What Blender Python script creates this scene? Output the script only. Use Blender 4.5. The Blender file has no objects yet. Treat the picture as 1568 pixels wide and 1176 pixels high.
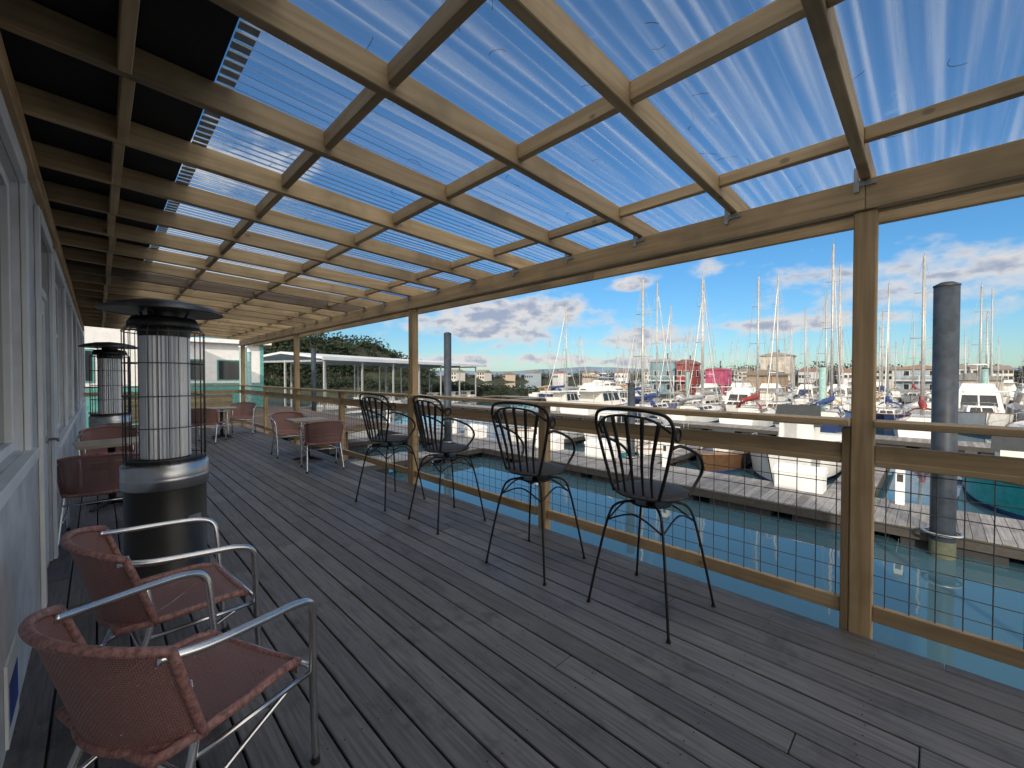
import bpy, math, random
from mathutils import Vector, Matrix
random.seed(7)
R=math.radians
scene=bpy.context.scene
col=scene.collection

# ------------------------------------------------------------------ node helpers
def newmat(name):
    m=bpy.data.materials.new(name); m.use_nodes=True
    nt=m.node_tree; 
    for n in list(nt.nodes): nt.nodes.remove(n)
    out=nt.nodes.new('ShaderNodeOutputMaterial')
    return m,nt,out
class NT:
    def __init__(s,nt): s.nt=nt
    def n(s,t,**k):
        x=s.nt.nodes.new(t)
        for a,b in k.items(): setattr(x,a,b)
        return x
    def link(s,a,b): s.nt.links.new(a,b)
    def setin(s,sock,val):
        if hasattr(val,'is_output'): s.nt.links.new(val,sock)
        elif val is not None: sock.default_value=val
    def m(s,op,a,b=None,c=None,clamp=False):
        x=s.n('ShaderNodeMath',operation=op); x.use_clamp=clamp
        s.setin(x.inputs[0],a)
        if b is not None: s.setin(x.inputs[1],b)
        if c is not None: s.setin(x.inputs[2],c)
        return x.outputs[0]
    def noise(s,vec,scale,detail=4,rough=.55,dist=0):
        x=s.n('ShaderNodeTexNoise'); s.setin(x.inputs['Vector'],vec)
        x.inputs['Scale'].default_value=scale; x.inputs['Detail'].default_value=detail
        x.inputs['Roughness'].default_value=rough; x.inputs['Distortion'].default_value=dist
        return x.outputs['Fac']
    def mapr(s,v,a,b,c=0.,d=1.,smooth=True):
        x=s.n('ShaderNodeMapRange'); x.interpolation_type='SMOOTHSTEP' if smooth else 'LINEAR'
        s.setin(x.inputs[0],v)
        for i,q in zip((1,2,3,4),(a,b,c,d)): x.inputs[i].default_value=q
        return x.outputs[0]
    def mix(s,f,a,b,bt='MIX'):
        x=s.n('ShaderNodeMix',data_type='RGBA',blend_type=bt)
        s.setin(x.inputs[0],f); 
        for i,q in ((6,a),(7,b)):
            if isinstance(q,tuple): q=(q+(1,)) if len(q)==3 else q
            s.setin(x.inputs[i],q)
        return x.outputs[2]
    def mapping(s,scale,src='Object',off=None):
        t=s.n('ShaderNodeTexCoord'); v=t.outputs[src]
        if off is not None:
            a=s.n('ShaderNodeVectorMath',operation='ADD'); s.link(v,a.inputs[0]); s.link(off,a.inputs[1]); v=a.outputs[0]
        mp=s.n('ShaderNodeMapping'); s.link(v,mp.inputs[0]); mp.inputs['Scale'].default_value=scale
        return mp.outputs[0]
    def rnd(s):
        a=s.n('ShaderNodeAttribute'); a.attribute_name='rnd'; return a.outputs['Fac']
    def pbsdf(s,colr,rough=.5,metal=0,spec=None,bump=None,bstr=.3,bdist=.005):
        p=s.n('ShaderNodeBsdfPrincipled')
        s.setin(p.inputs['Base Color'],(colr+(1,)) if isinstance(colr,tuple) and len(colr)==3 else colr)
        s.setin(p.inputs['Roughness'],rough); s.setin(p.inputs['Metallic'],metal)
        if spec is not None: p.inputs['Specular IOR Level'].default_value=spec
        if bump is not None:
            b=s.n('ShaderNodeBump'); b.inputs['Strength'].default_value=bstr; b.inputs['Distance'].default_value=bdist
            s.link(bump,b.inputs['Height']); s.link(b.outputs[0],p.inputs['Normal'])
        return p.outputs[0]

def wood(name,axis,c1,c2,rough=.65,knots=True,stain=.25,bump=True):
    m,nt,out=newmat(name); N=NT(nt)
    r=N.rnd(); off=N.n('ShaderNodeCombineXYZ')
    k=N.m('MULTIPLY',r,37.0)
    for i in range(3): N.link(k,off.inputs[i])
    sc=[14,14,14]; sc[axis]=.7
    v=N.mapping(sc,off=off.outputs[0])
    f=N.noise(v,1.8,3,.62,0)
    c=N.mix(N.mapr(f,.32,.70),c1,c2)
    if knots:
        sk=[3.2,3.2,3.2]; sk[axis]=1.9
        vo=N.n('ShaderNodeTexVoronoi'); N.link(N.mapping(sk,off=off.outputs[0]),vo.inputs['Vector']); vo.inputs['Scale'].default_value=1.6
        kn=N.mapr(vo.outputs['Distance'],.05,.10,1,0)
        c=N.mix(N.m('MULTIPLY',kn,.7),c,tuple(x*.3 for x in c1))
    big=N.noise(N.mapping((1,1,1),off=off.outputs[0]),2.2,3,.6)
    c=N.mix(N.mapr(big,.46,.75,0,stain*1.9),c,tuple(x*.35 for x in c1))
    hv=N.n('ShaderNodeHueSaturation'); N.link(c,hv.inputs['Color']); N.link(N.mapr(r,0,1,.70,1.15,False),hv.inputs['Value'])
    s=N.pbsdf(hv.outputs[0],rough,bump=f if bump else None,bstr=.3,bdist=.004)
    N.link(s,out.inputs[0]); return m

def plain(name,c,rough=.5,metal=0,var=.15,scale=6,spec=None,bump=0):
    m,nt,out=newmat(name); N=NT(nt)
    n=N.noise(N.mapping((1,1,1)),scale,3,.65)
    cc=N.mix(N.mapr(n,.3,.75),tuple(min(1,x*(1+var)) for x in c),tuple(x*(1-var*1.6) for x in c))
    s=N.pbsdf(cc,rough,metal,spec,bump=n if bump else None,bstr=bump)
    N.link(s,out.inputs[0]); return m

# ------------------------------------------------------------------ mesh builder
class MB:
    def __init__(s): s.v=[];s.f=[];s.m=[];s.s=[];s.r=[];s.uv={}
    def add(s,vs,fs,mat=0,smooth=False,rnd=None,T=None,uvs=None):
        o=len(s.v)
        if T is not None: vs=[tuple(T@Vector(p)) for p in vs]
        if rnd is None: rnd=random.random()
        s.v+=[tuple(p) for p in vs]
        for i,f in enumerate(fs):
            if uvs is not None: s.uv[len(s.f)]=[uvs[j] for j in f]
            s.f.append([o+j for j in f]); s.m.append(mat); s.s.append(smooth); s.r.append(rnd)
    def box(s,x0,x1,y0,y1,z0,z1,mat=0,rnd=None,T=None):
        vs=[(x,y,z) for z in(z0,z1) for y in(y0,y1) for x in(x0,x1)]
        s.add(vs,[(0,2,3,1),(4,5,7,6),(0,1,5,4),(2,6,7,3),(0,4,6,2),(1,3,7,5)],mat,False,rnd,T)
    def prism(s,poly,axis,a,b,mat=0,rnd=None,T=None):
        def mk(p,t):
            q=list(p); q.insert(axis,t); return tuple(q)
        n=len(poly)
        vs=[mk(p,a) for p in poly]+[mk(p,b) for p in poly]
        fs=[tuple(range(n))[::-1],tuple(range(n,2*n))]+[(i,(i+1)%n,n+(i+1)%n,n+i) for i in range(n)]
        s.add(vs,fs,mat,False,rnd,T)
    def tube(s,path,r,n=8,mat=0,closed=False,T=None,rnd=None,smooth=True):
        P=[Vector(p) for p in path]; k=len(P); rs=r if isinstance(r,(list,tuple)) else [r]*k
        vs=[];prev=None
        for i,p in enumerate(P):
            if closed: t=(P[(i+1)%k]-P[i-1])
            else: t=P[min(i+1,k-1)]-P[max(i-1,0)]
            if t.length<1e-9: t=Vector((0,0,1))
            t.normalize()
            if prev is None:
                a=Vector((0,0,1)) if abs(t.z)<.9 else Vector((1,0,0))
                u=t.cross(a).normalized()
            else:
                u=(prev-t*prev.dot(t))
                u=u.normalized() if u.length>1e-6 else t.orthogonal().normalized()
            prev=u; w=t.cross(u)
            for j in range(n):
                a=2*math.pi*j/n; vs.append(p+(u*math.cos(a)+w*math.sin(a))*rs[i])
        fs=[]
        for i in range(k if closed else k-1):
            for j in range(n):
                a=i*n+j;b=i*n+(j+1)%n;c=((i+1)%k)*n+(j+1)%n;d=((i+1)%k)*n+j
                fs.append((a,b,c,d))
        if not closed: fs.append(tuple(range(n))[::-1]); fs.append(tuple(range((k-1)*n,k*n)))
        s.add(vs,fs,mat,smooth,rnd,T)
    def lathe(s,prof,n=32,mat=0,T=None,smooth=True,cx=0,cy=0):
        vs=[(cx+r*math.cos(2*math.pi*j/n),cy+r*math.sin(2*math.pi*j/n),z) for r,z in prof for j in range(n)]
        k=len(prof);fs=[(i*n+j,i*n+(j+1)%n,(i+1)*n+(j+1)%n,(i+1)*n+j) for i in range(k-1) for j in range(n)]
        s.add(vs,fs,mat,smooth,None,T)
        s.add([vs[j] for j in range(n)],[tuple(range(n))[::-1]],mat,False,None,T)
        s.add([vs[(k-1)*n+j] for j in range(n)],[tuple(range(n))],mat,False,None,T)
    def grid(s,fn,nu,nv,mat=0,smooth=True,T=None,wrapuv=(1,1)):
        vs=[fn(i/nu,j/nv) for i in range(nu+1) for j in range(nv+1)]
        uv=[(i/nu*wrapuv[0],j/nv*wrapuv[1]) for i in range(nu+1) for j in range(nv+1)]
        fs=[(i*(nv+1)+j,(i+1)*(nv+1)+j,(i+1)*(nv+1)+j+1,i*(nv+1)+j+1) for i in range(nu) for j in range(nv)]
        s.add(vs,fs,mat,smooth,None,T,uv)
    def mesh(s,name,mats):
        me=bpy.data.meshes.new(name); me.from_pydata(s.v,[],s.f)
        for m in mats: me.materials.append(m)
        me.polygons.foreach_set('material_index',s.m); me.polygons.foreach_set('use_smooth',s.s)
        a=me.attributes.new('rnd','FLOAT','FACE'); a.data.foreach_set('value',s.r)
        if s.uv:
            l=me.uv_layers.new(name='UVMap')
            for fi,u in s.uv.items():
                p=me.polygons[fi]
                for k,li in enumerate(p.loop_indices): l.data[li].uv=u[k]
        me.update(); return me
    def obj(s,name,mats,parent=None,bevel=0,loc=None,rot=0):
        o=bpy.data.objects.new(name,s.mesh(name,mats)); col.objects.link(o)
        if parent: o.parent=parent
        if loc: o.location=loc
        o.rotation_euler.z=rot
        if bevel:
            b=o.modifiers.new('bev','BEVEL'); b.width=bevel; b.segments=1; b.limit_method='ANGLE'
        return o
def inst(name,me,loc,rot=0,scale=1):
    o=bpy.data.objects.new(name,me); col.objects.link(o); o.location=loc; o.rotation_euler.z=rot; o.scale=(scale,)*3; return o
def empty(name,loc=(0,0,0)):
    o=bpy.data.objects.new(name,None); col.objects.link(o); o.location=loc; return o
def crom(pts,k=6,closed=False):
    P=[Vector(p) for p in pts];n=len(P);o=[]
    rng=range(n if closed else n-1)
    for i in rng:
        if closed: a,b,c,d=P[i-1],P[i],P[(i+1)%n],P[(i+2)%n]
        else: a,b,c,d=P[max(i-1,0)],P[i],P[i+1],P[min(i+2,n-1)]
        for j in range(k):
            t=j/k
            o.append(.5*((2*b)+(c-a)*t+(2*a-5*b+4*c-d)*t*t+(3*b-a-3*c+d)*t**3))
    if not closed:o.append(P[-1])
    return o

# ------------------------------------------------------------------ materials
TAN1=(.57,.40,.225); TAN2=(.41,.275,.14)
wX=wood('lumber_x',0,TAN1,TAN2,stain=.36); wY=wood('lumber_y',1,TAN1,TAN2); wZ=wood('lumber_z',2,(.54,.37,.20),(.38,.25,.125))
wOld=wood('old_lumber',0,(.20,.14,.095),(.12,.085,.06))
galv=plain('galvanised',(.45,.46,.47),.4,.8)
wire=plain('mesh_wire',(.10,.10,.10),.5,.6)
def deckmat():
    m,nt,out=newmat('weathered_deck'); N=NT(nt); r=N.rnd()
    k=N.m('MULTIPLY',r,31.); off=N.n('ShaderNodeCombineXYZ'); N.link(k,off.inputs[1])
    g=N.noise(N.mapping((30,1.2,5),off=off.outputs[0]),2.2,4,.66,0)
    c=N.mix(N.mapr(g,.28,.74),(.172,.160,.160),(.082,.076,.078))
    st=N.noise(N.mapping((1,.6,1)),1.3,5,.62,0)
    c=N.mix(N.mapr(st,.50,.74,0,.5),c,(.225,.218,.222))
    st2=N.noise(N.mapping((1,.8,1)),3.3,4,.7,0)
    c=N.mix(N.mapr(st2,.52,.72,0,.7),c,(.052,.046,.046))
    sc=N.noise(N.mapping((7,3.5,1)),3.0,3,.7,.8)
    c=N.mix(N.mapr(sc,.70,.82,0,.35),c,(.36,.36,.37))
    hv=N.n('ShaderNodeHueSaturation'); N.link(c,hv.inputs['Color']); N.link(N.mapr(r,0,1,.75,1.2,False),hv.inputs['Value'])
    s=N.pbsdf(hv.outputs[0],N.mapr(st,.3,.7,.44,.64),bump=g,bstr=.45,bdist=.005,spec=.45)
    N.link(s,out.inputs[0]); return m
deckM=deckmat()
dark=plain('dark_under',(.02,.02,.02),.9)
blackroof=plain('tar_roof_underside',(.016,.014,.013),.85,bump=.4,scale=20)
def polymat():
    m,nt,out=newmat('clear_corrugated_polycarbonate'); N=NT(nt)
    st=N.noise(N.mapping((.5,20,1)),1.0,1,.75)
    haze=N.mapr(st,.38,.75,.05,.34)
    tr=N.n('ShaderNodeBsdfTransparent'); tr.inputs[0].default_value=(.88,.94,.98,1)
    tl=N.n('ShaderNodeBsdfTranslucent'); tl.inputs[0].default_value=(.84,.89,.94,1)
    m2=N.n('ShaderNodeMixShader'); N.link(haze,m2.inputs[0]); N.link(tr.outputs[0],m2.inputs[1]); N.link(tl.outputs[0],m2.inputs[2])
    gl=N.n('ShaderNodeBsdfGlossy'); gl.inputs['Roughness'].default_value=.12
    fr=N.n('ShaderNodeFresnel'); fr.inputs[0].default_value=1.2
    m3=N.n('ShaderNodeMixShader'); N.link(fr.outputs[0],m3.inputs[0]); N.link(m2.outputs[0],m3.inputs[1]); N.link(gl.outputs[0],m3.inputs[2])
    N.link(m3.outputs[0],out.inputs[0]); return m
polyM=polymat()
def wicker():
    m,nt,out=newmat('wicker_weave'); N=NT(nt)
    t=N.n('ShaderNodeUVMap'); s=N.n('ShaderNodeSeparateXYZ'); N.link(t.outputs[0],s.inputs[0])
    a=N.m('SINE',N.m('MULTIPLY',s.outputs[0],math.pi*2)); b=N.m('SINE',N.m('MULTIPLY',s.outputs[1],math.pi*2))
    p=N.m('MULTIPLY',a,b)
    hole=N.mapr(p,.62,.78,0,1)
    c=N.mix(N.mapr(N.m('ABSOLUTE',p),.0,.8),(.36,.185,.16),(.14,.062,.052))
    bs=N.pbsdf(c,.5,bump=N.m('ABSOLUTE',p),bstr=.6,bdist=.003)
    tr=N.n('ShaderNodeBsdfTransparent'); mx=N.n('ShaderNodeMixShader')
    N.link(hole,mx.inputs[0]); N.link(bs,mx.inputs[1]); N.link(tr.outputs[0],mx.inputs[2])
    N.link(mx.outputs[0],out.inputs[0]); return m
wickM=wicker()
wrapM=plain('wicker_wrap',(.31,.15,.13),.45,0,.35,60,bump=.4)
alu=plain('aluminium_tube',(.72,.72,.73),.26,1,.08)
iron=plain('wrought_iron',(.024,.021,.020),.45,.4,.3)
seatM=plain('metal_mesh_seat',(.05,.042,.04),.6,.2,.3,40,bump=.4)
blackp=plain('black_enamel',(.020,.016,.015),.42,0,.2)
steel=plain('stainless',(.55,.55,.56),.33,1,.08)
dsteel=plain('dark_steel',(.12,.12,.125),.4,.8,.2)
whiteP=plain('white_paint',(.78,.78,.78),.5,0,.05,3)
wallP=plain('wall_stucco',(.62,.62,.63),.8,0,.10,4,bump=.3)
glassM,nt,out=newmat('window_glass'); N=NT(nt); N.link(N.pbsdf((.03,.045,.05),.04,0,.9),out.inputs[0])
tabM=wood('table_top',0,(.48,.40,.31),(.36,.29,.22),.4,False)

# ------------------------------------------------------------------ world
w=bpy.data.worlds.new('World'); scene.world=w; w.use_nodes=True
nt=w.node_tree
for n in list(nt.nodes): nt.nodes.remove(n)
N=NT(nt)
SUN_EL=23; SUNV=Vector((-.86,-.50,0)).normalized()
sky=N.n('ShaderNodeTexSky',sky_type='NISHITA'); sky.sun_disc=False
sky.sun_elevation=R(SUN_EL); sky.sun_rotation=math.atan2(SUNV.x,SUNV.y)%(2*math.pi)
sky.air_density=1.0; sky.dust_density=.3; sky.ozone_density=2.2
tc=N.n('ShaderNodeTexCoord'); sep=N.n('ShaderNodeSeparateXYZ'); N.link(tc.outputs['Generated'],sep.inputs[0])
az=N.m('MULTIPLY',N.m('ARCTAN2',sep.outputs[0],sep.outputs[1]),57.2958)
el=N.m('MULTIPLY',N.m('ARCSINE',sep.outputs[2]),57.2958)
cv=N.n('ShaderNodeCombineXYZ'); N.link(N.m('MULTIPLY',az,.075),cv.inputs[0]); N.link(N.m('MULTIPLY',el,.14),cv.inputs[1])
fb=N.noise(cv.outputs[0],1.8,5,.52,.15)
fb2=N.noise(cv.outputs[0],5.5,3,.5,0)
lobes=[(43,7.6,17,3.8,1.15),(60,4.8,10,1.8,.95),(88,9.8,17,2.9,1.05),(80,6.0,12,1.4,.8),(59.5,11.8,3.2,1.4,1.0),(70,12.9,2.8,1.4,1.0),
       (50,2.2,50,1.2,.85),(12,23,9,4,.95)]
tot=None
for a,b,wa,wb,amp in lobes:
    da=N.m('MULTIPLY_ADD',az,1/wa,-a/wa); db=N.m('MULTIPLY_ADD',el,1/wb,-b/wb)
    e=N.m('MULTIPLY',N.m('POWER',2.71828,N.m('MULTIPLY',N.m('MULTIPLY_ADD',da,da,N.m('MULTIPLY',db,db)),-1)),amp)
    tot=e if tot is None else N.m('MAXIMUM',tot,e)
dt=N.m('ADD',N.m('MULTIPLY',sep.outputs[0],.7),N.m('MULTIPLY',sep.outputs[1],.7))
tot=N.m('MAXIMUM',tot,N.m('MAXIMUM',N.mapr(el,50,66,0,1.1),N.mapr(dt,.25,-.1,0,1.0)))  # unseen clouds added overhead and behind camera to light deck and rafters
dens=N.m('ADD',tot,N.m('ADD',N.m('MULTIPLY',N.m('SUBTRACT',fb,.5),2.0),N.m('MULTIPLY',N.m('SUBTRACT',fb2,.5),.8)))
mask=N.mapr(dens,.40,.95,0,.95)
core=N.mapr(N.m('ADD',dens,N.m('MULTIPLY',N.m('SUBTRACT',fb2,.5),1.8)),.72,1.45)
bright=N.mapr(dt,-.2,.62,3.6,1.0)  # cloud brightness raised out of view as fill light
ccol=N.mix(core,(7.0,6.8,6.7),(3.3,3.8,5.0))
unseen_ccol=N.mix(core,(5.6,5.2,4.6),(4.4,4.1,3.7))  # warmer colour for the added out-of-view clouds
ccol=N.mix(N.mapr(dt,-.1,.6,1,0),ccol,unseen_ccol)
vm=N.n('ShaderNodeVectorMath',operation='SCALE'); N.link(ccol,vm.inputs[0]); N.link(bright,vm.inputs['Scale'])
tint=N.mix(N.mapr(el,0,14),(.62,.84,1.0),(.50,.93,1.20))
tinted=N.mix(1.0,sky.outputs[0],tint,'MULTIPLY')
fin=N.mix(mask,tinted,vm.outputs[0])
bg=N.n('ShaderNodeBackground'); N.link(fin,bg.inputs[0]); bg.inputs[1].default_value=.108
wo=N.n('ShaderNodeOutputWorld'); N.link(bg.outputs[0],wo.inputs[0])
sl=bpy.data.lights.new('sun','SUN'); sl.energy=3.4; sl.angle=R(.5); sl.color=(1,.89,.74)
so=bpy.data.objects.new('sun',sl); col.objects.link(so)
d=Vector((SUNV.x*math.cos(R(SUN_EL)),SUNV.y*math.cos(R(SUN_EL)),math.sin(R(SUN_EL))))
so.rotation_euler=d.to_track_quat('Z','Y').to_euler(); so.location=(-20,-10,20)

# ------------------------------------------------------------------ camera
cd=bpy.data.cameras.new('camera'); cam=bpy.data.objects.new('camera',cd); col.objects.link(cam)
cd.sensor_fit='HORIZONTAL'; cd.sensor_width=36; cd.lens=640/1568*36; cd.clip_end=20000; cd.clip_start=.05
cam.location=(0,0,1.5); cam.rotation_euler=(R(90-.98),0,R(-44.7)); scene.camera=cam

# ------------------------------------------------------------------ deck
WX=-.28; DE=3.13; Y0=-3.0; Y1=15.1
b=MB(); bw=.140; x=WX-.02
while x<DE-.02:
    x2=min(x+bw-.009,DE); y=Y0-random.random()*3
    while y<Y1:
        L=random.choice([3.6,4.2,4.9]); y2=min(y+L,Y1)
        dz=random.uniform(-.002,.002)
        if y2-max(y,Y0)>.05: b.box(x,x2,max(y,Y0),y2-.004,-.04+dz,0+dz)
        y=y2
    x+=bw
deck=empty('wooden_deck')
b.obj('deck_boards',[deckM],deck,bevel=.004)
b=MB()
for yy in [(.5*k-2.8) for k in range(36)]: b.box(WX,DE-.05,yy-.02,yy+.02,-.28,-.045,0)
b.box(DE-.046,DE-.01,Y0,Y1-.01,-.30,-.045,0)
b.box(WX,DE-.06,Y0,Y1,-.34,-.30,0)
b.obj('deck_joists',[dark],deck)
b=MB()
for yy in (.3,5.2,10.1,15):
    for xx in (.3,2.8): b.tube([(xx,yy,-4),(xx,yy,-.35)],.15,12)
b.obj('deck_piles',[wOld],deck)
b=MB()
for k in range(9):
    yy=.5*k+.2; x=WX-.02
    while x<DE-.1:
        for dx in (.03,.10):
            c=(x+dx+random.uniform(-.006,.006),yy+random.uniform(-.01,.01),.0026)
            b.add([(c[0]+.004*math.cos(t*1.047),c[1]+.004*math.sin(t*1.047),c[2]) for t in range(6)],[tuple(range(6))])
        x+=bw
b.obj('deck_nails',[dark],deck)

# ------------------------------------------------------------------ pergola roof
def rb(x): return 2.63+(3.15-x)*.042
RH=.125
per=empty('patio_roof')
b=MB()
rys=[.29+.70*k for k in range(-5,22)]
for k,ry in enumerate(rys):
    poly=[(WX,rb(WX)),(3.52,rb(3.52)),(3.52,rb(3.52)+RH),(WX,rb(WX)+RH)]
    b.prism(poly,1,ry-.025,ry+.025,1 if abs(ry-7.29)<.1 else 0)
b.obj('rafters',[wX,wOld],per,bevel=.004)
b=MB()
for X,h in ((2.80,.07),(1.72,.085),(.91,.085),(.10,.125)):
    for a,c in zip(rys[:-1],rys[1:]):
        z=rb(X)+RH-h-.004
        ja=random.uniform(-.01,.01)
        b.box(X-.022+ja,X+.022+ja,a+.0255,c-.0255,z,z+h)
b.obj('purlin_blocks',[wY],per,bevel=.003)
b=MB()
ys=[-3,.29,5.21,10.13,15.2]
for a,c in zip(ys[:-1],ys[1:]):
    b.box(3.12,3.162,a+.001,c-.001,2.455,2.628); b.box(3.205,3.245,a+.001,c-.001,2.455,2.628)
for a,c in ((-3,2.4),(2.402,8.5),(8.502,15.4)): b.box(3.522,3.56,a,c,2.47,2.74)
b.obj('eave_beam',[wY],per,bevel=.004)
b=MB(); b.box(WX+.001,WX+.04,-3,15.2,2.66,2.768)
b.obj('ledger',[wY],per,bevel=.004)
b=MB()
for ry in rys[5:]:
    b.box(3.112,3.119,ry+.026,ry+.052,2.56,2.70); b.box(3.06,3.119,ry+.0255,ry+.0285,2.645,2.70)
    b.box(3.114,3.119,ry-.05,ry+.05,2.59,2.615)
b.obj('hurricane_ties',[galv],per)
b=MB()
def sheet(xa,xb,ya,yb,dz,mat=0):
    p=.068; n=int((yb-ya)/p*8)
    def fn(u,v):
        y=ya+(yb-ya)*u; x=xa+(xb-xa)*v
        sag=.004*math.sin(y*9)*math.sin(x*3)
        return (x,y,rb(x)+RH+.016+dz+.012*math.sin(2*math.pi*y/p)+sag)
    b.grid(fn,n,6,mat)
sheet(.42,3.62,-3.0,15.4,0)
b.obj('clear_corrugated_panels',[polyM],per)
b=MB()
b.prism([(WX,rb(WX)+RH+.004),(.40,rb(.40)+RH+.004),(.40,rb(.4)+RH+.05),(WX,rb(WX)+RH+.05)],1,-3,15.4)
b.obj('dark_roof_panels',[blackroof],per)
b=MB(); y=-3
while y<15.2:
    b.box(.405,.475,y,y+.045,rb(.44)+RH+.001,rb(.44)+RH+.006); y+=.068
b.obj('closure_strip',[plain('closure_foam',(.40,.42,.42),.8)],per)
b=MB()
for i in range(170):
    cx=random.uniform(.6,3.4); cy=random.uniform(-1.5,8); a=random.uniform(0,6.28); L=random.uniform(.03,.10)
    k=random.uniform(-2.5,2.5); pts=[];p=Vector((cx,cy,rb(cx)+RH+.032))
    for j in range(7):
        pts.append(p.copy()); p=p+Vector((math.cos(a),math.sin(a),0))*L/6*1.5; a+=k/6
    b.tube(pts,.0016,3)
b.obj('fallen_twigs',[dark])

b=MB()
full=[.29,5.21,10.13,15.05]; rp=[2.75,7.67,12.59]
for y in [-4.6]+full: b.box(3.135,3.235,y-.052,y+.052,-.55,2.453)
b.obj('support_posts',[wZ],per,bevel=.006)
rail=empty('deck_railing')
b=MB()
for y in rp+[-2.17]: b.box(3.135,3.225,y-.045,y+.045,-.45,1.212)
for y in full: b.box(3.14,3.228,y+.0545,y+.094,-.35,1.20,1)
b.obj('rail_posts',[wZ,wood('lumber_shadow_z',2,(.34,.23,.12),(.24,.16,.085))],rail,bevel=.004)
b=MB()
sup=sorted([-2.17]+full+rp)
caps=[(-4.,full[0]),(full[0],full[1]),(full[1],full[2]),(full[2],full[3])]
for a,c in caps: b.box(3.075,3.235,a+.053,c-.053,1.214,1.252)
for a,c in zip(sup[:-1],sup[1:]):
    b.box(3.160,3.198,a+.095,c-.055,1.015,1.105); b.box(3.160,3.198,a+.095,c-.055,.085,.175)
    b.box(3.150,3.158,a+.095,c-.055,.985,1.02) 
b.box(WX,3.13,15.0,15.15,1.214,1.252); b.box(WX,3.13,15.05,15.09,1.0,1.1); b.box(WX,3.13,15.05,15.09,.085,.175)
for i in range(7): b.box(.4,2.9,15.02,15.045,.25+i*.105,.345+i*.105)
b.obj('rails',[wY],rail,bevel=.004)
b=MB()
for a,c in zip(sup[:-1],sup[1:]):
    y=a+.12
    while y<c-.07:
        b.tube([(3.181,y,.17),(3.181,y,1.02)],.0027,4,smooth=False); y+=.1016
    z=.25
    while z<1.0:
        b.tube([(3.175,a+.095,z),(3.175,c-.055,z)],.0027,4,smooth=False); z+=.1016
b.obj('wire_mesh_panels',[wire],rail)

# ------------------------------------------------------------------ restaurant building
bld=empty('restaurant_building')
b=MB()
ops=[(-2.6,-.9,1.1),(-.6,1.1,1.1),(1.3,3.32,1.12),(4.1,5.05,.0),(5.35,6.9,.95),(7.1,8.65,.95),(8.85,10.4,.95),(10.6,12.15,.95),(12.35,13.9,.95),(14.1,15.65,.95)]
top=2.50; T=.16
y=-4.
for a,c,z in ops:
    b.box(WX-T,WX,y,a,-.05,top); 
    if z>0: b.box(WX-T,WX,a+.001,c-.001,-.05,z)
    y=c
b.box(WX-T,WX,y,18,-.05,top)
b.box(WX-T,WX,-4,18,top+.001,2.95)
b.box(-9,WX-T-.01,-6,18,2.9,5.6)  # unseen upper storey, height set to keep sun off deck and roof
b.box(-9,-8.8,-6,18,-1,2.9); b.box(-9,WX-T,17.8,17.95,-1,2.9)
b.obj('walls',[wallP],bld)
b=MB()
for a,c,z in ops:
    z0=max(z,.02)
    b.box(WX+.002,WX+.025,a-.09,a,z0-.09 if z>0 else 0.006,top+.09); b.box(WX+.002,WX+.025,c,c+.09,z0-.09 if z>0 else .006,top+.09)
    b.box(WX+.002,WX+.03,a+.001,c-.001,top,top+.09)
    if z>0:
        b.box(WX+.002,WX+.05,a-.1,c+.1,z-.055,z-.002)
        m=(a+c)/2
        b.box(WX-.08,WX-.03,a,a+.05,z,top); b.box(WX-.08,WX-.03,c-.05,c,z,top); b.box(WX-.08,WX-.03,m-.03,m+.03,z,top)
        b.box(WX-.08,WX-.03,a+.05,c-.05,z,z+.05);b.box(WX-.08,WX-.03,a+.05,c-.05,top-.05,top)
        if a>5: b.box(WX-.075,WX-.035,a+.05,c-.05,1.92,1.97)
    else:
        b.box(WX-.07,WX-.02,a+.01,a+.13,.02,2.1); b.box(WX-.07,WX-.02,c-.13,c-.01,.02,2.1)
        b.box(WX-.07,WX-.02,a+.13,c-.13,.02,.9); b.box(WX-.07,WX-.02,a+.13,c-.13,1.98,2.1)
        b.box(WX-.07,WX-.01,a,c,2.11,2.17)
b.obj('window_and_door_trim',[whiteP],bld,bevel=.003)
b=MB()
for a,c,z in ops: b.box(WX-.065,WX-.058,a+.02,c-.02,max(z,.85),top-.02)
b.obj('window_glass',[glassM],bld)
b=MB()
b.tube([(WX-.02,4.97,1.0),(WX+.05,4.97,1.0),(WX+.05,4.86,1.0)],.011,8); b.tube([(WX-.02,4.97,1.0),(WX-.01,4.97,1.0)],.03,12)
b.obj('door_handle',[steel],bld)
b=MB(); b.box(WX+.002,WX+.012,2.55,2.85,.03,.36,0); b.box(WX+.0125,WX+.0135,2.58,2.82,.10,.27,1)
b.obj('notice_sign',[whiteP,plain('sign_blue',(.03,.08,.35),.5)])

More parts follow.
